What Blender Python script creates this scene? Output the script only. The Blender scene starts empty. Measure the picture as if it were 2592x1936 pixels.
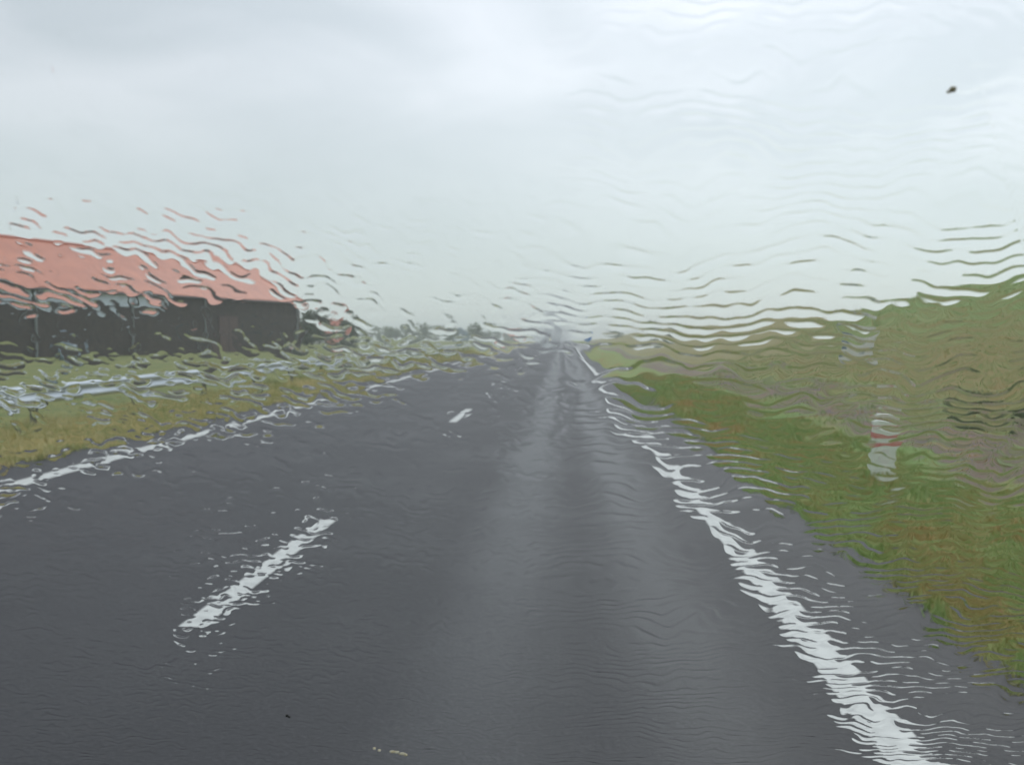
import bpy, bmesh, math, random
import numpy as np
from mathutils import Vector, Matrix

random.seed(7)
R = math.radians
sc = bpy.context.scene
col = sc.collection

# ------------------------------------------------------------------ camera
F_PX, CX, CY = 2376.0, 1296.0, 968.0            # focal length and centre in the photo's own pixels
HORIZON, VPX, EYE = 846.0, 1428.0, 1.60
PITCH = math.atan((CY - HORIZON) / F_PX)
YAW = math.atan((VPX - CX) / F_PX)
cam_d = bpy.data.cameras.new("camera")
cam = bpy.data.objects.new("camera", cam_d)
col.objects.link(cam)
cam_d.sensor_width = 36.0
cam_d.lens = 36.0 * F_PX / 2592.0
cam_d.clip_start = 0.01
cam_d.clip_end = 9000.0
cam.location = (0, 0, EYE)
cam.rotation_euler = (R(90) - PITCH, 0, YAW)
sc.camera = cam
cam_d.dof.use_dof = True; cam_d.dof.focus_distance = .55; cam_d.dof.aperture_fstop = 19   # phone focused near the wet glass

# ------------------------------------------------------------------ sky, sun, exposure
SUN_EL, SUN_AZ = R(48), R(25)                   # azimuth clockwise from +Y
w = bpy.data.worlds.new("World"); sc.world = w; w.use_nodes = True
nt = w.node_tree; nt.nodes.clear()
N = nt.nodes.new; L = nt.links.new
out = N("ShaderNodeOutputWorld"); bg = N("ShaderNodeBackground"); L(bg.outputs[0], out.inputs[0])
sky = N("ShaderNodeTexSky"); sky.sky_type = 'NISHITA'; sky.sun_disc = False
sky.sun_elevation = SUN_EL; sky.sun_rotation = SUN_AZ
tc = N("ShaderNodeTexCoord")
mp = N("ShaderNodeMapping"); mp.inputs['Scale'].default_value = (1, 1, 2.6); mp.inputs['Rotation'].default_value = (0, 0, .4)
mp.inputs['Location'].default_value = (.31, .0, .13)
L(tc.outputs['Generated'], mp.inputs[0])
n1 = N("ShaderNodeTexNoise"); n1.inputs['Scale'].default_value = 3.4; n1.inputs['Detail'].default_value = 3.5
n1.inputs['Roughness'].default_value = .45; n1.inputs['Distortion'].default_value = .3
L(mp.outputs[0], n1.inputs['Vector'])
r1 = N("ShaderNodeValToRGB"); e = r1.color_ramp.elements
e[0].position = .36; e[0].color = (.63, .69, .74, 1); e[1].position = .66; e[1].color = (.84, .88, .94, 1)
L(n1.outputs['Fac'], r1.inputs[0])
# brighter overhead and towards the hidden sun, greener grey towards the horizon
sep = N("ShaderNodeSeparateXYZ"); L(tc.outputs['Generated'], sep.inputs[0])
el = N("ShaderNodeMapRange"); el.inputs['From Min'].default_value = 0.0; el.inputs['From Max'].default_value = .34
el.interpolation_type = 'SMOOTHSTEP'
L(sep.outputs['Z'], el.inputs['Value'])
mxh = N("ShaderNodeMix"); mxh.data_type = 'RGBA'; mxh.inputs[6].default_value = (.635, .72, .715, 1)
L(el.outputs[0], mxh.inputs[0]); L(r1.outputs[0], mxh.inputs[7])
dot = N("ShaderNodeVectorMath"); dot.operation = 'DOT_PRODUCT'
dot.inputs[1].default_value = (math.sin(SUN_AZ) * math.cos(SUN_EL), math.cos(SUN_AZ) * math.cos(SUN_EL), math.sin(SUN_EL))
L(tc.outputs['Generated'], dot.inputs[0])
gl = N("ShaderNodeMapRange"); gl.inputs['From Min'].default_value = .55; gl.inputs['From Max'].default_value = 1.0
gl.inputs['To Min'].default_value = 1.0; gl.inputs['To Max'].default_value = 1.42; gl.interpolation_type = 'SMOOTHSTEP'
L(dot.outputs['Value'], gl.inputs['Value'])
sc1 = N("ShaderNodeVectorMath"); sc1.operation = 'SCALE'; L(mxh.outputs[2], sc1.inputs[0]); L(gl.outputs[0], sc1.inputs['Scale'])
sc2 = N("ShaderNodeVectorMath"); sc2.operation = 'SCALE'; L(sky.outputs[0], sc2.inputs[0]); sc2.inputs['Scale'].default_value = .10
mx = N("ShaderNodeMix"); mx.data_type = 'RGBA'; mx.inputs[0].default_value = .90
L(sc2.outputs[0], mx.inputs[6]); L(sc1.outputs[0], mx.inputs[7]); L(mx.outputs[2], bg.inputs[0])
bg.inputs[1].default_value = 1.0

sl = bpy.data.lights.new("sun", 'SUN'); sl.energy = .8; sl.angle = R(16); sl.color = (1, .97, .92)
so = bpy.data.objects.new("sun", sl); col.objects.link(so)
so.rotation_euler = Vector((-math.sin(SUN_AZ) * math.cos(SUN_EL), -math.cos(SUN_AZ) * math.cos(SUN_EL), -math.sin(SUN_EL))).to_track_quat('-Z', 'Y').to_euler()

vs = sc.view_settings
vs.view_transform = 'Standard'; vs.look = 'None'; vs.exposure = 0.0; vs.gamma = 1.0; vs.use_curve_mapping = False
sc.cycles.max_bounces = 10; sc.cycles.transmission_bounces = 8; sc.cycles.transparent_max_bounces = 16
sc.cycles.volume_bounces = 1; sc.cycles.diffuse_bounces = 3; sc.cycles.glossy_bounces = 3
sc.cycles.caustics_refractive = False; sc.cycles.caustics_reflective = False

# ------------------------------------------------------------------ helpers
cyaw, syaw = math.cos(YAW), math.sin(YAW)
def cw(xc, yc):
    """(right, forward) measured along the view direction -> world x, y"""
    return (xc * cyaw - yc * syaw, xc * syaw + yc * cyaw)
def at(px, dist):
    """ground x, y of a photo column at a forward distance"""
    return cw((px - CX) / F_PX * dist, dist)

def tag(o, label=None, cat=None, group=None, kind=None):
    if label: o['label'] = label
    if cat: o['category'] = cat
    if group: o['group'] = group
    if kind: o['kind'] = kind
    return o

def empty(name, loc=(0, 0, 0), rz=0.0):
    o = bpy.data.objects.new(name, None); col.objects.link(o)
    o.location = loc; o.rotation_euler = (0, 0, rz); o.empty_display_size = .3
    return o

def mesh_obj(name, me, mat, parent=None, smooth=False):
    if mat is not None: me.materials.append(mat)
    if smooth:
        me.polygons.foreach_set('use_smooth', np.ones(len(me.polygons), dtype=bool))
    o = bpy.data.objects.new(name, me); col.objects.link(o)
    if parent is not None: o.parent = parent
    return o

class MB:
    def __init__(s): s.bm = bmesh.new()
    def box(s, x0, x1, y0, y1, z0, z1, bev=0.0):
        r = bmesh.ops.create_cube(s.bm, size=1.0)
        for v in r['verts']:
            v.co = Vector((x0 + (v.co.x + .5) * (x1 - x0), y0 + (v.co.y + .5) * (y1 - y0), z0 + (v.co.z + .5) * (z1 - z0)))
        if bev:
            es = list({e for v in r['verts'] for e in v.link_edges})
            bmesh.ops.bevel(s.bm, geom=es, offset=bev, segments=2, affect='EDGES', clamp_overlap=True)
        return s
    def cyl(s, p0, p1, r0, r1=None, n=12):
        r1 = r0 if r1 is None else r1
        p0, p1 = Vector(p0), Vector(p1); d = p1 - p0
        m = Matrix.Translation((p0 + p1) / 2) @ d.to_track_quat('Z', 'Y').to_matrix().to_4x4()
        bmesh.ops.create_cone(s.bm, cap_ends=True, segments=n, radius1=r0, radius2=r1, depth=d.length, matrix=m)
        return s
    def poly(s, pts):
        s.bm.faces.new([s.bm.verts.new(p) for p in pts]); return s
    def prism(s, pts, off):
        """closed solid: polygon pts swept by off"""
        off = Vector(off)
        a = [s.bm.verts.new(p) for p in pts]; b = [s.bm.verts.new(Vector(p) + off) for p in pts]
        n = len(pts)
        s.bm.faces.new(a); s.bm.faces.new(b[::-1])
        for i in range(n): s.bm.faces.new((a[i], b[i], b[(i + 1) % n], a[(i + 1) % n]))
        return s
    def build(s, name, mat, parent=None, smooth=False):
        bmesh.ops.recalc_face_normals(s.bm, faces=s.bm.faces)
        me = bpy.data.meshes.new(name); s.bm.to_mesh(me); s.bm.free()
        return mesh_obj(name, me, mat, parent, smooth)

def grid_mesh(name, P, faces):
    me = bpy.data.meshes.new(name)
    me.vertices.add(len(P)); me.vertices.foreach_set('co', np.ascontiguousarray(P, dtype=np.float32).ravel())
    k = faces.shape[1]
    me.loops.add(faces.size); me.loops.foreach_set('vertex_index', faces.astype(np.int32).ravel())
    me.polygons.add(len(faces))
    me.polygons.foreach_set('loop_start', np.arange(0, faces.size, k, dtype=np.int32))
    me.polygons.foreach_set('loop_total', np.full(len(faces), k, dtype=np.int32))
    me.update(calc_edges=True)
    return me

# ---- gradient noise (numpy)
_rng = np.random.RandomState(11)
_perm = _rng.permutation(1024)
_ang = _rng.rand(1024) * 2 * np.pi
def noise(x, y, seed=0):
    x = x + seed * 37.13; y = y - seed * 91.7
    xi = np.floor(x).astype(np.int64); yi = np.floor(y).astype(np.int64)
    fx, fy = x - xi, y - yi
    def g(ix, iy, dx, dy):
        h = _perm[(_perm[(ix + seed * 17) & 1023] + iy) & 1023]
        return np.cos(_ang[h]) * dx + np.sin(_ang[h]) * dy
    u = fx * fx * fx * (fx * (fx * 6 - 15) + 10); v = fy * fy * fy * (fy * (fy * 6 - 15) + 10)
    a = g(xi, yi, fx, fy); b = g(xi + 1, yi, fx - 1, fy); c = g(xi, yi + 1, fx, fy - 1); d = g(xi + 1, yi + 1, fx - 1, fy - 1)
    return 1.5 * ((a * (1 - u) + b * u) * (1 - v) + (c * (1 - u) + d * u) * v)
def sstep(a, b, x):
    t = np.clip((x - a) / (b - a), 0, 1); return t * t * (3 - 2 * t)

# ---- materials
def pmat(name, color, rough=.6, metal=0.0, spec=.5, var=None, scale=3.0, bump=0.0, bscale=20.0, coords='Object', detail=5, stretch=(1, 1, 1), ramp=(.35, .65)):
    """principled material; var = second colour mixed in by noise"""
    m = bpy.data.materials.new(name); m.use_nodes = True
    t = m.node_tree; p = t.nodes['Principled BSDF']
    p.inputs['Roughness'].default_value = rough; p.inputs['Metallic'].default_value = metal
    p.inputs['Specular IOR Level'].default_value = spec
    tcx = t.nodes.new('ShaderNodeTexCoord'); mpn = t.nodes.new('ShaderNodeMapping'); mpn.inputs['Scale'].default_value = stretch
    t.links.new(tcx.outputs[coords], mpn.inputs[0])
    if var is None: var = tuple(c * .8 for c in color)
    nz = t.nodes.new('ShaderNodeTexNoise'); nz.inputs['Scale'].default_value = scale; nz.inputs['Detail'].default_value = detail
    t.links.new(mpn.outputs[0], nz.inputs['Vector'])
    rp = t.nodes.new('ShaderNodeValToRGB'); el = rp.color_ramp.elements
    el[0].position, el[1].position = ramp; el[0].color = (*color, 1); el[1].color = (*var, 1)
    t.links.new(nz.outputs['Fac'], rp.inputs[0]); t.links.new(rp.outputs[0], p.inputs['Base Color'])
    if bump:
        nb = t.nodes.new('ShaderNodeTexNoise'); nb.inputs['Scale'].default_value = bscale; nb.inputs['Detail'].default_value = 4
        t.links.new(mpn.outputs[0], nb.inputs['Vector'])
        b = t.nodes.new('ShaderNodeBump'); b.inputs['Strength'].default_value = bump; b.inputs['Distance'].default_value = .02
        t.links.new(nb.outputs['Fac'], b.inputs['Height']); t.links.new(b.outputs[0], p.inputs['Normal'])
    return m

# ------------------------------------------------------------------ terrain heights
YN = np.unique(np.concatenate([np.arange(-60, 0, 6.), np.arange(0, 40, 1.0), np.arange(40, 130, 2.5), np.arange(130, 500, 12.), np.arange(500, 3600, 120.)]))
def _zroad(y):
    y = np.asarray(y, float); k = 1.2e-5
    a = -k * np.clip(y - 90, 0, 360) ** 2
    return a - np.clip(y - 450, 0, None) * 2 * k * 380
ZN = _zroad(YN)
def zroad(y): return np.interp(y, YN, ZN)
HY = np.array([-60, 0, 35, 51, 61, 71, 100, 150, 250, 400, 5000.])
HH = np.array([4.9, 4.9, 4.8, 4.4, 3.9, 3.3, 3.45, 3.5, 2.9, 1.4, 0.])
def zterr(x, y):
    z = zroad(y)
    h = np.interp(y, HY, HH)
    s = sstep(8.6, 23.0, x)
    fall = 1 - .5 * sstep(30, 90, x)
    z = z + h * s * fall + .25 * noise(x / 7, y / 9, 2) * sstep(9, 14, x) * (1 - sstep(150, 300, y))
    z = z - .14 * np.exp(-((x - 5.2) / 1.6) ** 2)                                    # shallow ditch on the right
    z = z + .10 * noise(x / 2.3, y / 2.9, 3) * sstep(2.4, 4, x) + .10 * noise(x / 2.3, y / 2.9, 4) * sstep(-7.0, -8.5, x)
    z = z - .05 * sstep(-6.6, -7.6, x)
    return z
XN = np.unique(np.concatenate([np.arange(-3000, -300, 300.), np.arange(-300, -60, 20.), np.arange(-60, -14, 2.), np.arange(-14, -6, .35), [-6, -4, -2, 0, 2.05],
                               np.arange(2.15, 12, .3), np.arange(12, 40, 1.), np.arange(40, 120, 5.), np.arange(120, 300, 20.), np.arange(300, 3001, 300.)]))
GX, GY = np.meshgrid(XN, YN)
GZ = zterr(GX, GY) - .03
P = np.stack([GX, GY, GZ], -1).reshape(-1, 3)
nx, ny = len(XN), len(YN)
i = (np.arange(ny - 1)[:, None] * nx + np.arange(nx - 1)[None]).ravel()
Fq = np.stack([i, i + 1, i + nx + 1, i + nx], -1)

def ground_material():
    m = bpy.data.materials.new('wet_grassland'); m.use_nodes = True
    t = m.node_tree; p = t.nodes['Principled BSDF']; n = t.nodes.new; l = t.links.new
    p.inputs['Roughness'].default_value = .85; p.inputs['Specular IOR Level'].default_value = .25
    g = n('ShaderNodeNewGeometry'); s = n('ShaderNodeSeparateXYZ'); l(g.outputs['Position'], s.inputs[0])
    def nz(scale, detail=5, st=(1, 1, 1), rough=.55):
        mpn = n('ShaderNodeMapping'); mpn.inputs['Scale'].default_value = st; l(g.outputs['Position'], mpn.inputs[0])
        q = n('ShaderNodeTexNoise'); q.inputs['Scale'].default_value = scale; q.inputs['Detail'].default_value = detail; q.inputs['Roughness'].default_value = rough
        l(mpn.outputs[0], q.inputs['Vector']); return q.outputs['Fac']
    def ramp(f, a, b, pos):
        r_ = n('ShaderNodeValToRGB'); e_ = r_.color_ramp.elements
        e_[0].position, e_[1].position = pos; e_[0].color = (*a, 1); e_[1].color = (*b, 1); l(f, r_.inputs[0]); return r_.outputs[0]
    def mapr(v, a, b, smooth=True):
        q = n('ShaderNodeMapRange'); q.inputs['From Min'].default_value = a; q.inputs['From Max'].default_value = b
        if smooth: q.interpolation_type = 'SMOOTHSTEP'
        l(v, q.inputs['Value']); return q.outputs[0]
    def mix(f, a, b):
        q = n('ShaderNodeMix'); q.data_type = 'RGBA'; l(f, q.inputs[0]); l(a, q.inputs[6]); l(b, q.inputs[7]); return q.outputs[2]
    def mul(a, b):
        q = n('ShaderNodeMath'); q.operation = 'MULTIPLY'; l(a, q.inputs[0]); l(b, q.inputs[1]); return q.outputs[0]
    def madd(a, k, c):
        q = n('ShaderNodeMath'); q.operation = 'MULTIPLY_ADD'; l(a, q.inputs[0]); q.inputs[1].default_value = k
        if isinstance(c, (int, float)): q.inputs[2].default_value = c
        else: l(c, q.inputs[2])
        return q.outputs[0]
    big, mid, fine = nz(.09), nz(.8, 6), nz(9, 6, (1, 1, 1), .7)
    # wobbling lateral coordinate, so that bands have ragged edges
    xw = madd(nz(.35, 4), 2.6, madd(nz(1.6, 3), .9, -1.75)); xq = n('ShaderNodeMath'); xq.operation = 'ADD'
    l(xw, xq.inputs[0]); l(s.outputs['X'], xq.inputs[1]); x = xq.outputs[0]
    green = ramp(mid, (.14, .185, .065), (.25, .25, .09), (.35, .66))
    bright = ramp(mid, (.19, .29, .085), (.27, .26, .09), (.42, .70))
    straw = ramp(mid, (.25, .27, .085), (.50, .42, .19), (.34, .60))
    olive = ramp(mid, (.27, .215, .085), (.235, .235, .08), (.38, .62))
    dirt = ramp(mid, (.165, .125, .13), (.26, .185, .13), (.38, .66))
    orange = ramp(fine, (.32, .19, .07), (.22, .21, .07), (.35, .70))
    c = green
    # left verge, dry yellow grass between road and guardrail
    c = mix(mul(mapr(x, -10.2, -8.6), mapr(x, -5.0, -6.0)), c, straw)
    # right: bright verge, rusty streaks, bare strip, olive dike, green mound
    c = mix(mapr(x, 1.5, 2.0), c, bright)
    rust = mul(mul(mapr(x, 1.9, 2.6), mapr(x, 4.6, 3.4)), mapr(nz(.55, 5, (1.6, .5, 1)), .47, .60))
    c = mix(rust, c, orange)
    bare = mul(mul(mapr(x, 4.9, 5.9), mapr(x, 9.6, 8.6)), mapr(nz(.6, 6), .36, .52))
    c = mix(bare, c, dirt)
    c = mix(mapr(x, 8.8, 10.4), c, olive)
    yy = madd(nz(.12, 3), 30.0, s.outputs['Y'])
    c = mix(mul(mapr(x, 13.5, 18.0), mapr(yy, 84.0, 74.0)), c, bright)
    dk = n('ShaderNodeMix'); dk.data_type = 'RGBA'; dk.blend_type = 'MULTIPLY'; dk.inputs[0].default_value = 1
    l(c, dk.inputs[6]); l(ramp(fine, (.72, .72, .72), (1.12, 1.12, 1.05), (.3, .7)), dk.inputs[7])
    l(dk.outputs[2], p.inputs['Base Color'])
    b = n('ShaderNodeBump'); b.inputs['Strength'].default_value = .5; b.inputs['Distance'].default_value = .08
    l(fine, b.inputs['Height']); l(b.outputs[0], p.inputs['Normal'])
    return m
ground = mesh_obj('ground', grid_mesh('ground', P, Fq), ground_material(), smooth=True); tag(ground, kind='structure')

# ------------------------------------------------------------------ road
def asphalt_material():
    m = bpy.data.materials.new('wet_asphalt'); m.use_nodes = True
    t = m.node_tree; p = t.nodes['Principled BSDF']; n = t.nodes.new; l = t.links.new
    g = n('ShaderNodeNewGeometry'); s = n('ShaderNodeSeparateXYZ'); l(g.outputs['Position'], s.inputs[0])
    f = n('ShaderNodeTexNoise'); f.inputs['Scale'].default_value = 46; f.inputs['Detail'].default_value = 4; f.inputs['Roughness'].default_value = .7; l(g.outputs['Position'], f.inputs['Vector'])
    mpn = n('ShaderNodeMapping'); mpn.inputs['Scale'].default_value = (1, .12, 1); l(g.outputs['Position'], mpn.inputs[0])
    q = n('ShaderNodeTexNoise'); q.inputs['Scale'].default_value = 1.7; q.inputs['Detail'].default_value = 4; l(mpn.outputs[0], q.inputs['Vector'])
    rp = n('ShaderNodeValToRGB'); e_ = rp.color_ramp.elements
    e_[0].position = .3; e_[0].color = (.010, .010, .013, 1); e_[1].position = .72; e_[1].color = (.046, .047, .054, 1); l(f.outputs['Fac'], rp.inputs[0])
    l(rp.outputs[0], p.inputs['Base Color'])
    # wheel tracks: water stands in them, so they are smoother
    def track(c, wd):
        a = n('ShaderNodeMath'); a.operation = 'SUBTRACT'; l(s.outputs['X'], a.inputs[0]); a.inputs[1].default_value = c
        b = n('ShaderNodeMath'); b.operation = 'ABSOLUTE'; l(a.outputs[0], b.inputs[0])
        r_ = n('ShaderNodeMapRange'); r_.interpolation_type = 'SMOOTHSTEP'; r_.inputs['From Min'].default_value = wd; r_.inputs['From Max'].default_value = 0.0
        l(b.outputs[0], r_.inputs['Value']); return r_.outputs[0]
    tr = None
    for c, wd in ((-.38, .55), (.62, .5)):
        o = track(c, wd)
        if tr is None: tr = o
        else:
            a = n('ShaderNodeMath'); a.operation = 'MAXIMUM'; l(tr, a.inputs[0]); l(o, a.inputs[1]); tr = a.outputs[0]
    a = n('ShaderNodeMath'); a.operation = 'MULTIPLY_ADD'; l(q.outputs['Fac'], a.inputs[0]); a.inputs[1].default_value = .5; l(tr, a.inputs[2])
    q2 = n('ShaderNodeTexNoise'); q2.inputs['Scale'].default_value = .55; q2.inputs['Detail'].default_value = 5; l(g.outputs['Position'], q2.inputs['Vector'])
    a2 = n('ShaderNodeMath'); a2.operation = 'MULTIPLY_ADD'; l(q2.outputs['Fac'], a2.inputs[0]); a2.inputs[1].default_value = 1.5; a2.inputs[2].default_value = -.75
    a3 = n('ShaderNodeMath'); a3.operation = 'ADD'; l(a2.outputs[0], a3.inputs[0]); l(a.outputs[0], a3.inputs[1]); a = a3
    rr = n('ShaderNodeMapRange'); rr.inputs['From Min'].default_value = .15; rr.inputs['From Max'].default_value = 1.2
    rr.inputs['To Min'].default_value = .56; rr.inputs['To Max'].default_value = .36; l(a.outputs[0], rr.inputs['Value'])
    l(rr.outputs[0], p.inputs['Roughness'])
    p.inputs['Specular IOR Level'].default_value = .36
    b = n('ShaderNodeBump'); b.inputs['Strength'].default_value = .8; b.inputs['Distance'].default_value = .008
    l(f.outputs['Fac'], b.inputs['Height']); l(b.outputs[0], p.inputs['Normal'])
    return m
def strip(name, x0, x1, y0, y1, lift, mat, wob=0.0, parent=None, kind='structure', step=None, seed=5):
    ys = YN[(YN > y0) & (YN < y1)]
    if step: ys = np.concatenate([ys, np.arange(y0, min(y1, 140), step)])
    ys = np.unique(np.concatenate([[y0], ys, [y1]]))
    xl = x0 + wob * noise(ys * 1.3, ys * 0 + 3.3, seed) + wob * .5 * noise(ys * 6, ys * 0 + 1.3, seed + 1)
    xr = x1 + wob * noise(ys * 1.3, ys * 0 + 8.3, seed + 2) + wob * .5 * noise(ys * 6, ys * 0 + 2.3, seed + 3)
    z = zroad(ys) + lift
    Pp = np.concatenate([np.stack([xl, ys, z], -1), np.stack([xr, ys, z], -1)]); k = len(ys)
    j = np.arange(k - 1); Ff = np.stack([j, j + k, j + k + 1, j + 1], -1)
    o = mesh_obj(name, grid_mesh(name, Pp, Ff), mat, parent)
    if kind: tag(o, kind=kind)
    return o
M_asph = asphalt_material()
road = strip('road', -6.75, 2.15, -55, 1500, 0.0, M_asph, wob=.10, step=.25)
M_paint = pmat('road_paint', (.58, .60, .58), .5, var=(.36, .375, .37), scale=9, bump=.15, bscale=80, coords='Object', ramp=(.45, .8))
strip('edge_line', 1.215, 1.405, -30, 700, .004, M_paint, wob=.008, step=.3, seed=9)
strip('edge_line', -5.96, -5.70, -30, 700, .004, M_paint, wob=.008, step=.3, seed=13)
y = 4.95 - 12
while y < 420:
    strip('centre_line_dash', -2.10, -1.955, y, y + 3.0, .004, M_paint, wob=.006, step=.2, seed=17 + int(y))
    y += 12

# ------------------------------------------------------------------ grass blades on both verges (uncountable)
def blades(n, xr, yr, hr, seed):
    r = np.random.RandomState(seed)
    x = r.uniform(*xr, n); yv = yr[0] + (yr[1] - yr[0]) * r.rand(n) ** 1.7
    clump = noise(x * 1.1, yv * 1.1, seed) * .5 + .5
    h = r.uniform(*hr, n) * (.35 + 1.0 * clump)
    a = r.rand(n) * 6.283; wd = .006 + .00035 * yv
    z = zterr(x, yv) - .04
    lean = r.uniform(-.6, .6, (n, 2)) * h[:, None]
    b0 = np.stack([x - np.cos(a) * wd, yv - np.sin(a) * wd, z], -1); b1 = np.stack([x + np.cos(a) * wd, yv + np.sin(a) * wd, z], -1)
    tp = np.stack([x + lean[:, 0], yv + lean[:, 1], z + h], -1)
    return np.stack([b0, b1, tp], 1)
def blade_mat():
    m = bpy.data.materials.new('grass_blades'); m.use_nodes = True
    t = m.node_tree; p = t.nodes['Principled BSDF']; n = t.nodes.new; l = t.links.new
    p.inputs['Roughness'].default_value = .55
    g = n('ShaderNodeNewGeometry'); s = n('ShaderNodeSeparateXYZ'); l(g.outputs['Position'], s.inputs[0])
    q = n('ShaderNodeTexNoise'); q.inputs['Scale'].default_value = .9; q.inputs['Detail'].default_value = 5; l(g.outputs['Position'], q.inputs['Vector'])
    def ramp(f, a, b, pos):
        r_ = n('ShaderNodeValToRGB'); e_ = r_.color_ramp.elements
        e_[0].position, e_[1].position = pos; e_[0].color = (*a, 1); e_[1].color = (*b, 1); l(f, r_.inputs[0]); return r_.outputs[0]
    lft = ramp(q.outputs['Fac'], (.27, .32, .115), (.60, .51, .26), (.36, .62)); rgt = ramp(q.outputs['Fac'], (.27, .37, .12), (.48, .32, .13), (.48, .66))
    mr = n('ShaderNodeMapRange'); mr.inputs['From Min'].default_value = -1; mr.inputs['From Max'].default_value = 1; l(s.outputs['X'], mr.inputs['Value'])
    mxx = n('ShaderNodeMix'); mxx.data_type = 'RGBA'; l(mr.outputs[0], mxx.inputs[0]); l(lft, mxx.inputs[6]); l(rgt, mxx.inputs[7])
    l(mxx.outputs[2], p.inputs['Base Color'])
    return m
B = np.concatenate([blades(60000, (2.05, 5.0), (4, 45), (.05, .16), 21), blades(14000, (5.0, 9.0), (8, 45), (.04, .12), 22),
                    blades(26000, (9.0, 20), (18, 70), (.08, .22), 24), blades(60000, (-9.9, -6.6), (10, 90), (.07, .24), 23)])
nb = len(B)
grass = mesh_obj('grass', grid_mesh('grass', B.reshape(-1, 3), np.arange(nb * 3).reshape(nb, 3)), blade_mat())
tag(grass, 'green and straw coloured grass blades growing on both verges', 'grass', kind='stuff')

# ------------------------------------------------------------------ guardrail (left)
M_galv = pmat('galvanised_steel', (.56, .62, .68), .34, metal=.5, var=(.42, .47, .53), scale=2.2, bump=.1, bscale=9, stretch=(1, .3, 1))
M_post = pmat('weathered_post', (.30, .30, .26), .6, metal=.25, var=(.17, .18, .14), scale=5)
GRX = -9.45
gr = empty('guardrail', (GRX, 0, 0)); tag(gr, 'galvanised steel guardrail on short posts along the left verge', 'guardrail')
prof = [(0, .36), (.03, .375), (.075, .40), (.075, .445), (.03, .485), (.0, .525), (.03, .565), (.075, .605), (.075, .65), (.03, .675), (0, .69)]
ys = np.unique(np.concatenate([np.arange(6, 96, 2.0), [96]]))
pts = []
for yv in ys:
    zz = float(zroad(yv)); dip = 0.0
    for (dx, dz) in prof: pts.append((dx, yv, zz + dz))
k = len(prof)
fcs = [(a * k + b, a * k + b + 1, (a + 1) * k + b + 1, (a + 1) * k + b) for a in range(len(ys) - 1) for b in range(k - 1)]
me = grid_mesh('rail', np.array(pts), np.array(fcs))
rail = mesh_obj('rail', me, M_galv, gr, smooth=True)
sm = rail.modifiers.new('thick', 'SOLIDIFY'); sm.thickness = .004
for yv in np.arange(8.3, 96, 4.0):
    zz = float(zroad(yv))
    mb = MB(); mb.box(-.10, -.085, yv - .05, yv + .05, zz - .3, zz + .66); mb.box(-.085, -.02, yv - .055, yv - .045, zz - .3, zz + .66); mb.box(-.085, -.02, yv + .045, yv + .055, zz - .3, zz + .66)
    mb.build('post', M_post, gr)

# ------------------------------------------------------------------ buildings
M_tile = None
def tile_mat(name, a, b, rough=.42):
    m = bpy.data.materials.new(name); m.use_nodes = True
    t = m.node_tree; p = t.nodes['Principled BSDF']; n = t.nodes.new; l = t.links.new
    p.inputs['Roughness'].default_value = rough; p.inputs['Specular IOR Level'].default_value = .4
    tcx = n('ShaderNodeTexCoord')
    q = n('ShaderNodeTexNoise'); q.inputs['Scale'].default_value = .6; q.inputs['Detail'].default_value = 7; l(tcx.outputs['Object'], q.inputs['Vector'])
    r_ = n('ShaderNodeValToRGB'); e_ = r_.color_ramp.elements; e_[0].position = .3; e_[1].position = .7; e_[0].color = (*a, 1); e_[1].color = (*b, 1)
    l(q.outputs['Fac'], r_.inputs[0]); l(r_.outputs[0], p.inputs['Base Color'])
    wv = n('ShaderNodeTexWave'); wv.bands_direction = 'X'; wv.inputs['Scale'].default_value = 1.3; l(tcx.outputs['Object'], wv.inputs['Vector'])
    w2 = n('ShaderNodeTexWave'); w2.bands_direction = 'Z'; w2.wave_profile = 'SAW'; w2.inputs['Scale'].default_value = 1.4; l(tcx.outputs['Object'], w2.inputs['Vector'])
    ad = n('ShaderNodeMath'); ad.operation = 'ADD'; l(wv.outputs['Fac'], ad.inputs[0]); l(w2.outputs['Fac'], ad.inputs[1])
    b_ = n('ShaderNodeBump'); b_.inputs['Strength'].default_value = .5; b_.inputs['Distance'].default_value = .03; l(ad.outputs[0], b_.inputs['Height']); l(b_.outputs[0], p.inputs['Normal'])
    return m
M_tile = tile_mat('salmon_roof_tiles', (.58, .195, .11), (.43, .135, .08))
M_tile2 = tile_mat('orange_roof_tiles', (.56, .17, .10), (.45, .13, .08))
M_wall = pmat('dark_tarred_brick', (.066, .050, .042), .7, var=(.032, .028, .025), scale=1.4, bump=.3, bscale=12, detail=8)
M_curt = pmat('pale_wind_curtain', (.66, .74, .84), .5, var=(.52, .60, .70), scale=1.2, bump=.2, bscale=6)
M_dark = pmat('dark_frame', (.05, .052, .055), .5)
M_pipe = pmat('grey_downpipe', (.26, .29, .30), .4)
M_door = pmat('brown_door', (.115, .072, .066), .6, var=(.08, .052, .05), scale=3)
M_gut = pmat('gutter', (.10, .10, .11), .4)
M_white = pmat('white_paint', (.76, .77, .75), .5, var=(.66, .67, .65))
M_glass = pmat('window_glass', (.05, .07, .085), .08, spec=.8)
M_pale = pmat('pale_render', (.42, .43, .40), .8, var=(.33, .34, .31))

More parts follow.
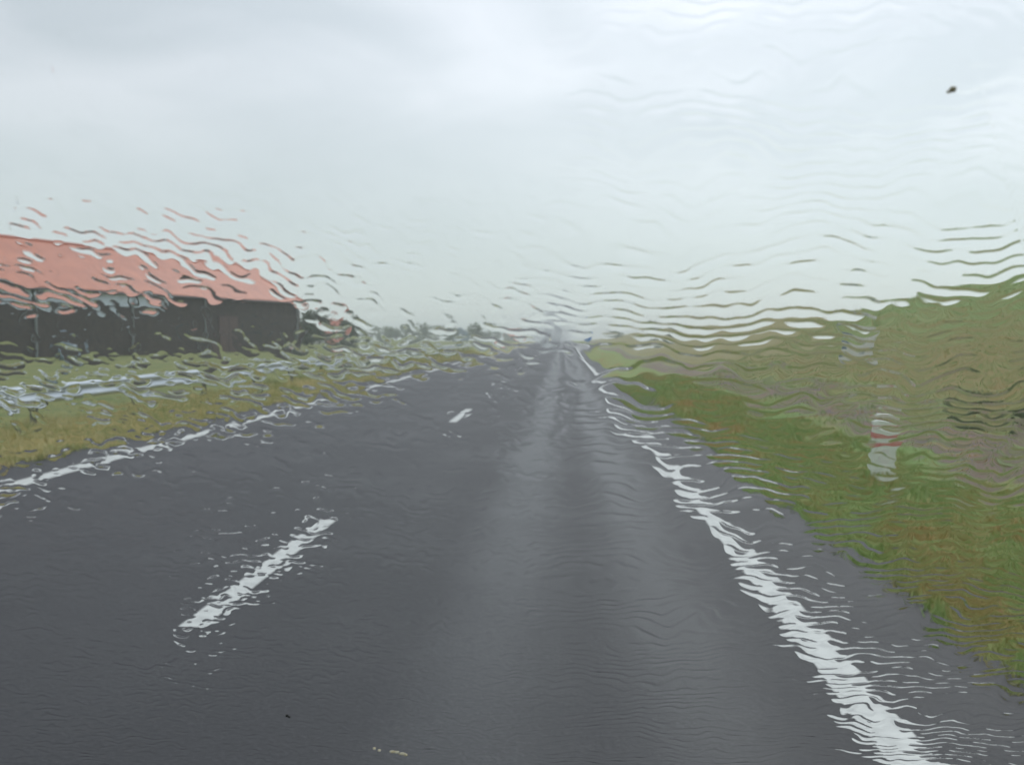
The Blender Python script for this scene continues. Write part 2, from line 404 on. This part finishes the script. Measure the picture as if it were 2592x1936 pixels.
c0 = at(760, 97.6); c1 = at(0, 62.5)
dirv = Vector((c1[0] - c0[0], c1[1] - c0[1])); ang = math.atan2(dirv.y, dirv.x)
bz = float(zroad(97))
barn = empty('barn', (c0[0], c0[1], 0.0), ang)
tag(barn, 'long low dark walled barn with a salmon red tiled roof left of the road', 'barn')
LN, DP, EV, RG, HIP = 58.0, 9.4, 5.10, 8.55, 4.2        # length, depth, eave, ridge, hip inset
mb = MB(); mb.box(0, LN, -DP, 0, -1.0, EV)
mb.prism([(LN, 0.0, EV), (LN, -DP, EV), (LN, -DP / 2, RG - .12)], (-.3, 0, 0))
mb.build('wall', M_wall, barn)
o_, t_ = .45, .14
ez = EV - o_ * (RG - EV) / (DP / 2)
A, Bp, C, D = (-o_, o_, ez), (LN + .4, o_, ez), (LN + .4, -DP - o_, ez), (-o_, -DP - o_, ez)
Rr, Rl = (HIP, -DP / 2, RG), (LN + .4, -DP / 2, RG)
mb = MB()
up = Vector((0, 0, t_))
for f in ((A, Bp, Rl, Rr), (D, A, Rr), (C, D, Rr, Rl)):
    mb.prism(f, up)
roof = mb.build('roof', M_tile, barn)
mb = MB(); mb.cyl((HIP, -DP / 2, RG + t_), (LN + .4, -DP / 2, RG + t_), .14, n=8); mb.cyl((HIP, -DP / 2, RG + t_), (-o_, o_, ez + t_), .11, n=8); mb.cyl((HIP, -DP / 2, RG + t_), (-o_, -DP - o_, ez + t_), .11, n=8)
mb.build('ridge_tiles', M_tile2, roof)
mb = MB(); mb.cyl((-o_, o_ + .08, ez - .02), (LN + .4, o_ + .08, ez - .02), .08, n=8); mb.build('gutter', M_gut, barn)
bays = [20.1, 24.7, 29.4, 34.2, 39.0, 43.8, 48.6, 53.4]
for a, b in zip(bays[:-1], bays[1:]):
    fr = MB().box(a + .02, b - .02, .0, .06, 3.66, 4.72).build('window_band', M_dark, barn)
    MB().box(a + .32, b - .32, .063, .10, 3.74, 4.68, .01).build('curtain', M_curt, fr)
for t in (.7, 15.6, 24.7, 34.2, 43.8, 53.4):
    MB().cyl((t, .14, -.4), (t, .14, ez), .085, n=8).build('downpipe', M_pipe, barn)
dr = MB().box(10.8, 13.6, 0, .09, -.2, 3.25, .01).build('door', M_door, barn)
MB().box(12.17, 12.23, .092, .11, -.2, 3.2).build('door_seam', M_dark, dr)
for t in (5.2, 8.1, 17.6):
    wf = MB().box(t, t + .9, 0, .05, 1.5, 2.3).build('window', M_dark, barn)
    MB().box(t + .07, t + .83, .052, .06, 1.57, 2.23).build('pane', M_glass, wf)

# tank beside the barn
tx, ty = at(172, 61)
tk = empty('water_tank', (tx, ty, 0)); tag(tk, 'blue grey plastic water tank standing in the grass before the barn', 'tank')
MB().cyl((0, 0, -.1), (0, 0, .95), .55, .55, 20).cyl((0, 0, .95), (0, 0, 1.12), .55, .3, 20).build('tank_body', pmat('blue_grey_plastic', (.23, .30, .36), .45), tk, True)
MB().cyl((0, 0, 1.12), (0, 0, 1.2), .16, .16, 12).build('lid', M_dark, tk)

def house(name, px, dist, base, Lw, Dw, ev, rg, rot, wall, roofm, label, cat='house', chim=True, group=None):
    x, y_ = at(px, dist)
    h = empty(name, (x, y_, base), rot); tag(h, label, cat, group)
    mb = MB(); mb.box(-Lw / 2, Lw / 2, -Dw / 2, Dw / 2, -2, ev)
    for s in (-1, 1): mb.prism([(s * Lw / 2, -Dw / 2, ev), (s * Lw / 2, Dw / 2, ev), (s * Lw / 2, 0, rg - .1)], (-s * .25, 0, 0))
    mb.build('wall', wall, h)
    o = .4; e2 = ev - o * (rg - ev) / (Dw / 2); mb = MB()
    for s in (-1, 1):
        mb.prism([(-Lw / 2 - .3, s * (Dw / 2 + o), e2), (Lw / 2 + .3, s * (Dw / 2 + o), e2), (Lw / 2 + .3, 0, rg), (-Lw / 2 - .3, 0, rg)], (0, 0, .12))
    rf = mb.build('roof', roofm, h)
    for s in (-1, 1):
        mb = MB()
        for q in (-1, 1): mb.prism([(s * (Lw / 2 + .31), q * (Dw / 2 + o), e2 - .14), (s * (Lw / 2 + .31), q * (Dw / 2 + o), e2 + .14), (s * (Lw / 2 + .31), 0, rg + .14), (s * (Lw / 2 + .31), 0, rg - .14)], (s * .05, 0, 0))
        mb.build('bargeboard', M_white, rf)
    if chim: MB().box(Lw / 2 - 1.6, Lw / 2 - .8, -.4, .4, rg - .6, rg + 1.1).box(Lw / 2 - 1.68, Lw / 2 - .72, -.48, .48, rg + 1.1, rg + 1.22).build('chimney', M_tile2, rf)
    for q in (-.3, 0, .3):
        wf = MB().box(Lw * q - .6, Lw * q + .6, -Dw / 2 - .04, -Dw / 2, .9, 2.1).build('window', M_white, h)
        MB().box(Lw * q - .5, Lw * q + .5, -Dw / 2 - .05, -Dw / 2 - .042, 1.0, 2.0).build('pane', M_glass, wf)
    return h
house('house', 826, 168, float(zroad(168)) - .6, 8.4, 6.5, 2.3, 4.9, YAW - .42, M_pale, M_tile2, 'small pale walled house with an orange red roof beyond the end of the barn')
house('cottage', 1296, 330, float(zroad(330)) - .3, 4.2, 4.5, 2.2, 4.2, YAW + .5, M_pale, M_tile2, 'tiny distant cottage with an orange roof left of where the road ends', chim=False)
M_blue = pmat('blue_grey_cladding', (.20, .27, .33), .5, var=(.16, .22, .28))
sx, sy = at(1166, 290)
sh = empty('shed', (sx, sy, float(zroad(290)) - .4), YAW); tag(sh, 'distant blue grey shed with a thin mast on the horizon', 'shed')
mb = MB().box(-2.4, 2.4, -3, 3, -2, 2.9); mb.prism([(-2.4, -3, 2.9), (2.4, -3, 2.9), (0, -3, 4.6)], (0, 6, 0)); mb.build('wall', M_blue, sh)
MB().box(-.3, .5, -3.06, -3, 1.6, 2.5).build('window', M_white, sh)
MB().cyl((-1.8, -2, 2.6), (-1.8, -2, 6.4), .16, .10, 8).build('mast', M_dark, sh)

# ------------------------------------------------------------------ vehicle far ahead
vx, vy = -2.2, 165.0
trk = empty('truck', (vx, vy, float(zroad(vy)))); tag(trk, 'pale grey box truck seen from behind in its own spray far down the road', 'truck')
M_van = pmat('pale_truck_paint', (.62, .66, .70), .35, var=(.58, .62, .66))
MB().box(-1.25, 1.25, 0, 6.6, .95, 3.55, .06).build('cargo_box', M_van, trk)
mb = MB(); mb.prism([(-1.15, 6.8, .5), (-1.15, 8.9, .5), (-1.15, 8.8, 1.5), (-1.15, 8.2, 2.7), (-1.15, 6.8, 2.8)], (2.3, 0, 0)); mb.build('cab', M_van, trk)
MB().box(-.45, .45, 0, 8.4, .55, .9).build('chassis', M_dark, trk)
for s in (-1, 1):
    dd = MB().box(s * .60 - .57, s * .60 + .57, -.03, -.003, 1.05, 3.45, .01).build('rear_door', M_van, trk)
    MB().cyl((s * .12, -.06, 1.1), (s * .12, -.06, 3.4), .025, n=8).build('lock_bar', M_galv, dd)
    MB().box(s * 1.0 - .14, s * 1.0 + .14, -.04, .06, .72, .88, .01).build('tail_light', pmat('tail_light_red', (.45, .03, .03), .3), trk)
    MB().box(s * 1.05 - .22, s * 1.05 + .22, 1.15, 1.17, .1, .8).build('mud_flap', M_dark, trk)
    for yy in (1.9, 7.6):
        wl = MB().cyl((s * 1.2, yy, .48), (s * .85, yy, .48), .48, n=20).build('wheel', M_dark, trk)
        MB().cyl((s * 1.21, yy, .48), (s * 1.18, yy, .48), .25, n=12).build('rim', M_galv, wl)
MB().box(-1.2, 1.2, -.05, .03, .50, .62, .01).build('bumper', M_galv, trk)
mb = MB(); r = bmesh.ops.create_icosphere(mb.bm, subdivisions=4, radius=1.0)
for v in r['verts']:
    k = 1 + .25 * float(noise(np.array(v.co.x * 2 + 9), np.array(v.co.y * 2 + v.co.z * 3), 31))
    v.co = Vector((v.co.x * 3.8 * k, v.co.y * 8 * k, v.co.z * 2.9 * k + 2.1))
m = bpy.data.materials.new('road_spray'); m.use_nodes = True; t = m.node_tree; t.nodes.clear()
oo = t.nodes.new('ShaderNodeOutputMaterial'); vv_ = t.nodes.new('ShaderNodeVolumePrincipled'); vv_.inputs['Color'].default_value = (.96, .985, .985, 1); vv_.inputs['Density'].default_value = .10
t.links.new(vv_.outputs[0], oo.inputs['Volume'])
sp = mb.build('spray', m); sp.location = (vx, vy - 3, float(zroad(vy)) + .1); tag(sp, 'pale cloud of water spray thrown up around the distant truck', 'spray', kind='stuff')

# ------------------------------------------------------------------ signs and markers on the right
M_sblue = pmat('sign_blue', (.06, .26, .72), .35, var=(.05, .22, .65))
bs = empty('road_sign', (3.05, 122, float(zterr(np.array(3.05), np.array(122.0))) - .03)); tag(bs, 'small blue and white road sign on a short post at the far right verge', 'road sign')
MB().cyl((0, 0, -.2), (0, 0, 1.55), .04, n=10).build('post', M_galv, bs)
pn = MB().cyl((0, -.05, 1.15), (0, -.08, 1.15), .44, n=28).build('sign_face', M_sblue, bs)
MB().cyl((-.02, -.045, 1.15), (-.02, -.02, 1.15), .48, n=28).build('rim', M_white, pn)
MB().prism([(.05, -.082, 1.4), (.15, -.082, 1.33), (-.1, -.082, 1.0), (-.1, -.082, 1.15), (-.2, -.082, 1.15), (-.2, -.082, .9), (.05, -.082, .9), (.05, -.082, .98), (-.05, -.082, .98)], (0, -.004, 0)).build('arrow', M_white, pn)
MB().box(-.3, .3, -.06, -.02, .28, .55, .005).build('lower_plate', M_white, bs)

mx_, my_ = 3.60, 10.75
mz = float(zterr(np.array(mx_), np.array(my_))) - .03
mk = empty('marker_post', (mx_, my_, mz), .1); tag(mk, 'short white marker post with a red band in the right verge', 'marker post')
M_mark = pmat('marker_white', (.78, .80, .74), .4, var=(.62, .66, .58), scale=8)
mb = MB(); mb.prism([(-.125, -.05, -.1), (.125, -.05, -.1), (.125, -.05, .66), (.07, -.05, .73), (-.07, -.05, .73), (-.125, -.05, .66)], (0, .10, 0)); body = mb.build('body', M_mark, mk)
bv = body.modifiers.new('bevel', 'BEVEL'); bv.width = .012; bv.segments = 2
MB().box(-.128, .128, -.053, .053, .46, .60).build('band', pmat('faded_red', (.55, .16, .15), .4, var=(.60, .30, .26), scale=10), mk)
MB().box(-.035, .035, -.056, -.05, .20, .34).build('reflector', pmat('reflector', (.75, .75, .70), .15), mk)

ix, iy = cw((2172 - CX) / F_PX * 40, 40.0)
iz = float(zterr(np.array(ix), np.array(iy))) - .03
ib = empty('notice_board', (ix, iy, iz), .15); tag(ib, 'white notice board with a blue grey corner on the dike slope', 'notice board')
for s in (-.55, .55): MB().box(s - .04, s + .04, -.04, .04, -.3, 1.25).build('post', M_galv, ib)
pn = MB().box(-.72, .72, -.075, -.042, .45, 1.25, .01).build('panel', M_white, ib)
MB().box(-.72, -.1, -.082, -.076, .85, 1.22).build('printed_field', M_blue, pn)

# ------------------------------------------------------------------ trees and bushes
def leaf_mat(name, a, b):
    return pmat(name, a, .6, var=b, scale=.8, detail=3, spec=.3)
M_leafd = leaf_mat('dark_foliage', (.05, .085, .035), (.085, .115, .05)); M_leaf = leaf_mat('foliage', (.11, .15, .075), (.14, .18, .09))
M_bark = pmat('bark', (.09, .075, .06), .8)
def crown(rs, blobs, n, size):
    """leaf clusters spread through a union of ellipsoids"""
    out = []
    wts = np.array([b[3] * b[4] for b in blobs]); wts = wts / wts.sum()
    for b, k in zip(blobs, (wts * n).astype(int)):
        d = rs.normal(size=(k, 3)); d /= np.linalg.norm(d, axis=1)[:, None]; r = rs.rand(k) ** .45
        c = d * r[:, None] * np.array([b[3], b[3], b[4]]) + np.array(b[:3])
        c += rs.normal(size=(k, 3)) * size * .8
        u = rs.normal(size=(k, 3)); u /= np.linalg.norm(u, axis=1)[:, None]
        v = np.cross(u, rs.normal(size=(k, 3))); v /= np.linalg.norm(v, axis=1)[:, None]
        s = (size * rs.uniform(.5, 1.3, k))[:, None]
        out.append(np.stack([c - u * s, c + v * s * .7, c + u * s, c - v * s * .7], 1))
    return np.concatenate(out)
def tree(name, px, dist, h, wd, label, cat='tree', group=None, mat=None, n=900, seed=0, trunk=.25, base=None, size=None):
    rs = np.random.RandomState(seed + 100)
    x, y_ = at(px, dist); z = float(zterr(np.array(x), np.array(y_))) if base is None else base
    t = empty(name, (x, y_, z)); tag(t, label, cat, group)
    blobs = []
    for k in range(7):
        a = rs.rand() * 6.28; rr = rs.uniform(.1, .42) * wd; zz = rs.uniform(trunk + .12, .80) * h
        blobs.append((math.cos(a) * rr * .7, math.sin(a) * rr * .7, zz, wd * rs.uniform(.2, .34), h * rs.uniform(.12, .22)))
    blobs.append((0, 0, h * (trunk + 1) / 2, wd * .38, h * (1 - trunk) * .42))
    Q = crown(rs, blobs, n, size or h * .045)
    mesh_obj('crown', grid_mesh('crown', Q.reshape(-1, 3), np.arange(len(Q) * 4).reshape(-1, 4)), mat or M_leaf, t)
    mb = MB(); mb.cyl((0, 0, -1), (0, 0, h * .5), h * .03, h * .018, 8)
    for k in range(4):
        b = blobs[k]; mb.cyl((0, 0, h * (trunk + .05)), (b[0], b[1], b[2]), h * .014, h * .006, 6)
    mb.build('trunk', M_bark, t)
    return t
# beyond the barn's end
tree('tree', 790, 128, 5.4, 6.5, 'round dark tree against the right end of the barn', mat=M_leafd, n=2200, seed=1, trunk=.05)
tree('bush', 851, 152, 2.6, 3.2, 'low dark bush in front of the small house', 'bush', mat=M_leafd, n=900, seed=2, trunk=0)
tree('conifer', 881, 150, 5.1, 2.6, 'dark pointed conifer at the right gable of the small house', mat=M_leafd, n=900, seed=3, trunk=.05)
tree('bush', 902, 149, 2.9, 3.6, 'dark bush right of the pointed conifer', 'bush', mat=M_leafd, n=900, seed=4, trunk=0)
rr = random.Random(5)
words = {0: 'small grey green tree on the left horizon', }
for k in range(20):
    px = 935 + k * 19 + rr.uniform(-7, 7)
    if 1340 < px: break
    d = rr.uniform(260, 420); h = rr.uniform(2.6, 5.0) + d * .004
    tree('tree', px, d, h, h * rr.uniform(.9, 1.5), 'hazy grey green tree of the low row along the left horizon', group='hazy trees along the horizon', n=420, seed=20 + k, trunk=.08, size=h * .07)
for k, (px, d, h) in enumerate(((1655, 190, 2.2), (1705, 150, 1.6), (1560, 240, 2.6))):
    tree('bush', px, d, h, h * 1.9, ['grey green bush on the right skyline just right of the blue sign', 'low bush farthest right on the flat part of the right skyline', 'bush on the right skyline nearest to the road'][k], 'bush', n=420, seed=60 + k, trunk=0, size=h * .07)
# scrub at the foot of the dike
for k, (X, Y_) in enumerate(((9.2, 22.4), (9.0, 20.2), (8.9, 18.3))):
    z = float(zterr(np.array(X), np.array(Y_)))
    rs = np.random.RandomState(300 + k)
    b = [(rs.uniform(-.5, .5), rs.uniform(-.9, .9), rs.uniform(.05, .25), rs.uniform(.16, .28), rs.uniform(.08, .14)) for _ in range(5)]
    Q = crown(rs, b, 500, .04) + np.array([0, 0, 0.])
    t = empty('shrub', (X, Y_, z)); tag(t, 'dark green low shrub at the foot of the dike beside the bare strip', 'shrub', 'dark shrubs at the foot of the dike')
    mesh_obj('foliage', grid_mesh('foliage', Q.reshape(-1, 3), np.arange(len(Q) * 4).reshape(-1, 4)), M_leaf, t)
    MB().cyl((0, 0, -.2), (0, .1, .3), .02, .01, 6).build('stem', M_bark, t)

# ------------------------------------------------------------------ haze
def haze(dens):
    m = bpy.data.materials.new('haze'); m.use_nodes = True; t = m.node_tree; t.nodes.clear()
    o = t.nodes.new('ShaderNodeOutputMaterial'); v = t.nodes.new('ShaderNodeVolumePrincipled')
    v.inputs['Color'].default_value = (.90, .94, .97, 1); v.inputs['Density'].default_value = dens; v.inputs['Anisotropy'].default_value = .3
    t.links.new(v.outputs[0], o.inputs['Volume'])
    ob = MB().box(-3050, 3050, -70, 3650, float(ZN.min()) - 1.2, 12.0).build('haze', m)
    tag(ob, kind='stuff')
haze(.0015)

# ------------------------------------------------------------------ windscreen: a real tilted pane, wet outside
TH = R(55); D0 = .30; RC = 2.6
fwd = Vector((-syaw, cyaw, 0)); rgt = Vector((cyaw, syaw, 0)); upv = Vector((0, 0, 1))
EX = rgt
EY = (-fwd * math.cos(TH) + upv * math.sin(TH))           # up along the glass, towards the driver
EN = (fwd * math.sin(TH) + upv * math.cos(TH))            # outwards
PC = Vector((0, 0, EYE)) + fwd * D0
ex, ey, en, pc = (np.array(v) for v in (EX, EY, EN, PC))
def on_glass(u, v, h):
    u = np.asarray(u, float); v = np.asarray(v, float)
    bow = h - u * u / (2 * RC)
    return pc + u[..., None] * ex + v[..., None] * ey + np.asarray(bow)[..., None] * en
def glass_uv(px, py):
    """where the line of sight through a photo pixel meets the glass (flat approximation), as u, v"""
    fx = Vector(((px - CX) / F_PX, (CY - py) / F_PX, -1.0)); d = cam.rotation_euler.to_matrix() @ fx
    t = (PC - Vector((0, 0, EYE))).dot(EN) / d.dot(EN); q = Vector((0, 0, EYE)) + d * t - PC
    for _ in range(4):                                       # allow for the bow of the glass
        bow = q.dot(EX) ** 2 / (2 * RC); t = ((PC - EN * bow) - Vector((0, 0, EYE))).dot(EN) / d.dot(EN); q = Vector((0, 0, EYE)) + d * t - PC
    return q.dot(EX), q.dot(EY)
U0, U1, V0, V1 = -.68, .68, -.46, .24
THK = .005
ws = empty('windscreen', tuple(PC)); tag(ws, 'tilted car windscreen of clear glass with rain running over its outside', 'windscreen')
def rel(Pw): return Pw - pc
un = np.linspace(U0, U1, 61); vn = np.linspace(V0, V1, 9)
UU, VV = np.meshgrid(un, vn)
top = on_glass(UU, VV, 0 * UU).reshape(-1, 3); bot = on_glass(UU, VV, 0 * UU - THK).reshape(-1, 3)
a, b = len(un), len(vn)
i = (np.arange(b - 1)[:, None] * a + np.arange(a - 1)[None]).ravel(); F1 = np.stack([i, i + 1, i + a + 1, i + a], -1)
F2 = F1[:, ::-1] + a * b
rim = [j for j in range(a)] + [a * k + a - 1 for k in range(1, b)] + [a * (b - 1) + j for j in range(a - 2, -1, -1)] + [a * k for k in range(b - 2, 0, -1)]
rim = np.array(rim); rn = np.roll(rim, -1); F3 = np.stack([rim, rim + a * b, rn + a * b, rn], -1)
m = bpy.data.materials.new('clear_glass'); m.use_nodes = True; t = m.node_tree; t.nodes.clear()
oo = t.nodes.new('ShaderNodeOutputMaterial'); tb = t.nodes.new('ShaderNodeBsdfTransparent'); tb.inputs[0].default_value = (.985, .99, .988, 1); t.links.new(tb.outputs[0], oo.inputs[0])
mesh_obj('pane', grid_mesh('pane', rel(np.concatenate([top, bot])), np.concatenate([F1[:, ::-1], F2[:, ::-1], F3[:, ::-1]])), m, ws)
mb = MB()
cp = [Vector(v) for v in rel(on_glass(un, np.full(a, V0), np.zeros(a)))]; cq = [Vector(v) for v in rel(on_glass(un, np.full(a, V1), np.zeros(a)))]
loop = cp + cq[::-1]
for p0, p1 in zip(loop, loop[1:] + loop[:1]): mb.cyl(p0, p1, .007, n=6)
mb.build('rubber_seal', pmat('black_rubber', (.02, .02, .02), .6), ws)

# ---- rain water: ridges of a running film, steep on their upper side
MM = 1000.0
def water(u, v):
    """height (m) of the water over the glass; u, v in metres"""
    U, V = u * MM, v * MM
    wr = sstep(2, 26, U + 4 * noise(U / 20, V / 30, 40))                 # long waves on the right
    # --- right: long wavy ridges
    lam = 4.5
    ph = V / lam + .80 * noise(U / 14, V / 22, 1) + 1.7 * noise(U / 40, V / 26, 2) + .22 * noise(U / 6, V / 7, 3)
    tt = ph - np.floor(ph)
    k = np.floor(ph)
    fr = .76
    h1 = np.where(tt < fr, (tt / fr) ** 1.5, np.cos((tt - fr) / (1 - fr) * np.pi / 2) ** 2)
    amp1 = np.clip(.66 + 1.05 * noise(U / 8.5 + k * 3.7, k * 1.91 + .5, 5) + .5 * noise(U / 38, V / 30, 6), 0, 1.25)
    # --- left: short slanting ripples and beads
    Us, Vs = U + .0 * V, V + (.30 + .16 * sstep(-10, 15, V) - .16 * sstep(-20, -70, V)) * U
    lam2 = 4.3
    ph2 = Vs / lam2 + .9 * noise(U / 9, V / 9, 7) + .30 * noise(U / 4.0, V / 4.2, 8)
    t2 = ph2 - np.floor(ph2); k2 = np.floor(ph2); f2 = .72
    h2 = np.where(t2 < f2, (t2 / f2) ** 2.2, np.cos((t2 - f2) / (1 - f2) * np.pi / 2) ** 2)
    amp2 = np.clip(.42 - .22 * sstep(18, 46, V) - .12 * sstep(-25, -60, V) + 1.35 * noise(U / 5.6 + k2 * 5.3, k2 * 2.77 + .5, 9) + .55 * noise(U / 30, V / 22, 10) + .22 * sstep(-60, -110, U) * sstep(10, 22, V), 0, 1.1) * (1 - .9 * sstep(42, 58, V))
    h = wr * h1 * amp1 * .118 * (1 - .22 * sstep(-15, -90, V)) + (1 - wr) * h2 * amp2 * (.126 - .030 * sstep(-20, -60, V))
    # left: small round swellings between the ripples
    b3 = np.clip(noise(U / 3.6, V / 2.6, 14) + .5 * noise(U / 8.2, V / 5.1, 15) - .12, 0, 1)
    h += (1 - wr) * .068 * b3 * sstep(22, 2, V) * (1 - .4 * sstep(-25, -60, V)) * (.5 + .7 * np.clip(.5 + noise(U / 24, V / 18, 16), 0, 1))
    # calmer patch left of the middle, above the road
    h *= 1 - .35 * np.exp(-((U + 12) / 22) ** 2)
    # one thick old wiper streak curling down just right of the middle
    c = 22 + 6 * np.sin((V + 20) / 14.0) + 2.5 * noise(U * 0, V / 6, 12)
    g = np.exp(-((U - c) / 2.2) ** 2) * sstep(-52, -40, V) * (1 - sstep(-22, -12, V))
    h += .08 * g * (.6 + .6 * noise(U / 3, V / 5, 13))
    return (h - .010) / MM
def water_mesh(du, dv, u0, u1, v0, v1, inside):
    un = np.arange(u0, u1, du) / MM; vn = np.arange(v0, v1, dv) / MM
    U, V = np.meshgrid(un, vn); H = water(U, V); Hc = np.clip(H, 0, None)
    a, b = len(un), len(vn)
    i = (np.arange(b - 1)[:, None] * a + np.arange(a - 1)[None])
    q = lambda s, t_: H[s:b - 1 + s, t_:a - 1 + t_]
    keep = np.maximum(np.maximum(q(0, 0), q(0, 1)), np.maximum(q(1, 0), q(1, 1))) > 0
    # inside = the well-resolved area (a trapezium on the glass); outside it a coarser grid carries on
    um, vm = U[:-1, :-1] * MM, V[:-1, :-1] * MM
    trap = (np.abs(um) < 160 - (vm - 0) * .55 + 8) & (vm > -275) & (vm < 125)
    keep &= trap if inside else ~trap
    i = i[keep]
    F = np.stack([i, i + 1, i + a + 1, i + a], -1)
    used = np.unique(F); mapi = np.full(a * b, -1, np.int64); mapi[used] = np.arange(len(used)); F = mapi[F]
    uu, vv, hh = U.ravel()[used], V.ravel()[used], Hc.ravel()[used]
    top = rel(on_glass(uu, vv, hh + 6e-5)); bot = rel(on_glass(uu, vv, 0 * hh + 5e-5)); n_ = len(used)
    return np.concatenate([top, bot]), np.concatenate([F[:, ::-1], F + n_])
Pa, Fa = water_mesh(.5, .27, -330, 330, -285, 135, True)
Pb, Fb = water_mesh(1.6, .8, -670, 670, -450, 232, False)
m = bpy.data.materials.new('rain_water'); m.use_nodes = True; t = m.node_tree; t.nodes.clear()
oo = t.nodes.new('ShaderNodeOutputMaterial'); gb = t.nodes.new('ShaderNodeBsdfGlass'); gb.inputs['Roughness'].default_value = 0; gb.inputs['IOR'].default_value = 1.333
rf_ = t.nodes.new('ShaderNodeBsdfRefraction'); rf_.inputs['Roughness'].default_value = 0; rf_.inputs['IOR'].default_value = 1.333
ms = t.nodes.new('ShaderNodeMixShader'); ms.inputs[0].default_value = .72; t.links.new(gb.outputs[0], ms.inputs[1]); t.links.new(rf_.outputs[0], ms.inputs[2]); t.links.new(ms.outputs[0], oo.inputs[0])
rw = mesh_obj('rain_water', grid_mesh('rain_water', np.concatenate([Pa, Pb]), np.concatenate([Fa, Fb + len(Pa)])), m, smooth=True)
rw.location = tuple(PC)
tag(rw, 'ripples of rain water running over the outside of the windscreen', 'rain water', kind='stuff')
print('water faces', len(Fa), len(Fb))

# ---- specks stuck to the glass
def speck(name, px, py, pts, mat, label, cat='speck', h=.0007):
    u0, v0 = glass_uv(px, py); s = empty(name, tuple(on_glass(np.array(u0), np.array(v0), np.array(-THK - .0012)))); tag(s, label, cat)
    mb = MB()
    for (du, dv, ru, rv) in pts:
        r = bmesh.ops.create_icosphere(mb.bm, subdivisions=2, radius=1.0)
        for vt in r['verts']:
            j = 1 + .25 * math.sin(vt.co.x * 7 + du * 900) * math.cos(vt.co.y * 5 + dv * 700)
            vt.co = EX * ((du + vt.co.x * ru * j)) + EY * ((dv + vt.co.y * rv * j)) + EN * (vt.co.z * h)
    mb.build('spot', mat, s, True)
    return s
M_sp1 = pmat('olive_dirt', (.42, .38, .24), .7); M_sp2 = pmat('straw_smear', (.55, .45, .22), .6, var=(.75, .72, .60), scale=900); M_sp3 = pmat('black_dirt', (.015, .015, .015), .6)
u = 1e-3
speck('dirt_speck', 2389, 205, [(0, 0, .95 * u, .8 * u), (-.9 * u, -.7 * u, .5 * u, .3 * u)], M_sp1, 'olive brown dirt speck on the glass high in the grey sky')
speck('insect_smear', 1005, 1872, [(-1.5 * u, .5 * u, 1.5 * u, .5 * u), (.4 * u, .1 * u, 1.3 * u, .5 * u), (2.9 * u, -1.3 * u, 1.6 * u, .6 * u), (4.4 * u, -2.2 * u, .9 * u, .5 * u), (-7.5 * u, 1.6 * u, .8 * u, .35 * u), (-9.7 * u, 3.2 * u, .7 * u, .25 * u)], M_sp2, 'straw yellow insect smear low on the glass over the dark road', 'smear')
speck('dirt_speck', 733, 1779, [(0, 0, .7 * u, .7 * u), (.9 * u, -.9 * u, .6 * u, .25 * u)], M_sp3, 'tiny black dirt speck low on the glass below the near road dash')
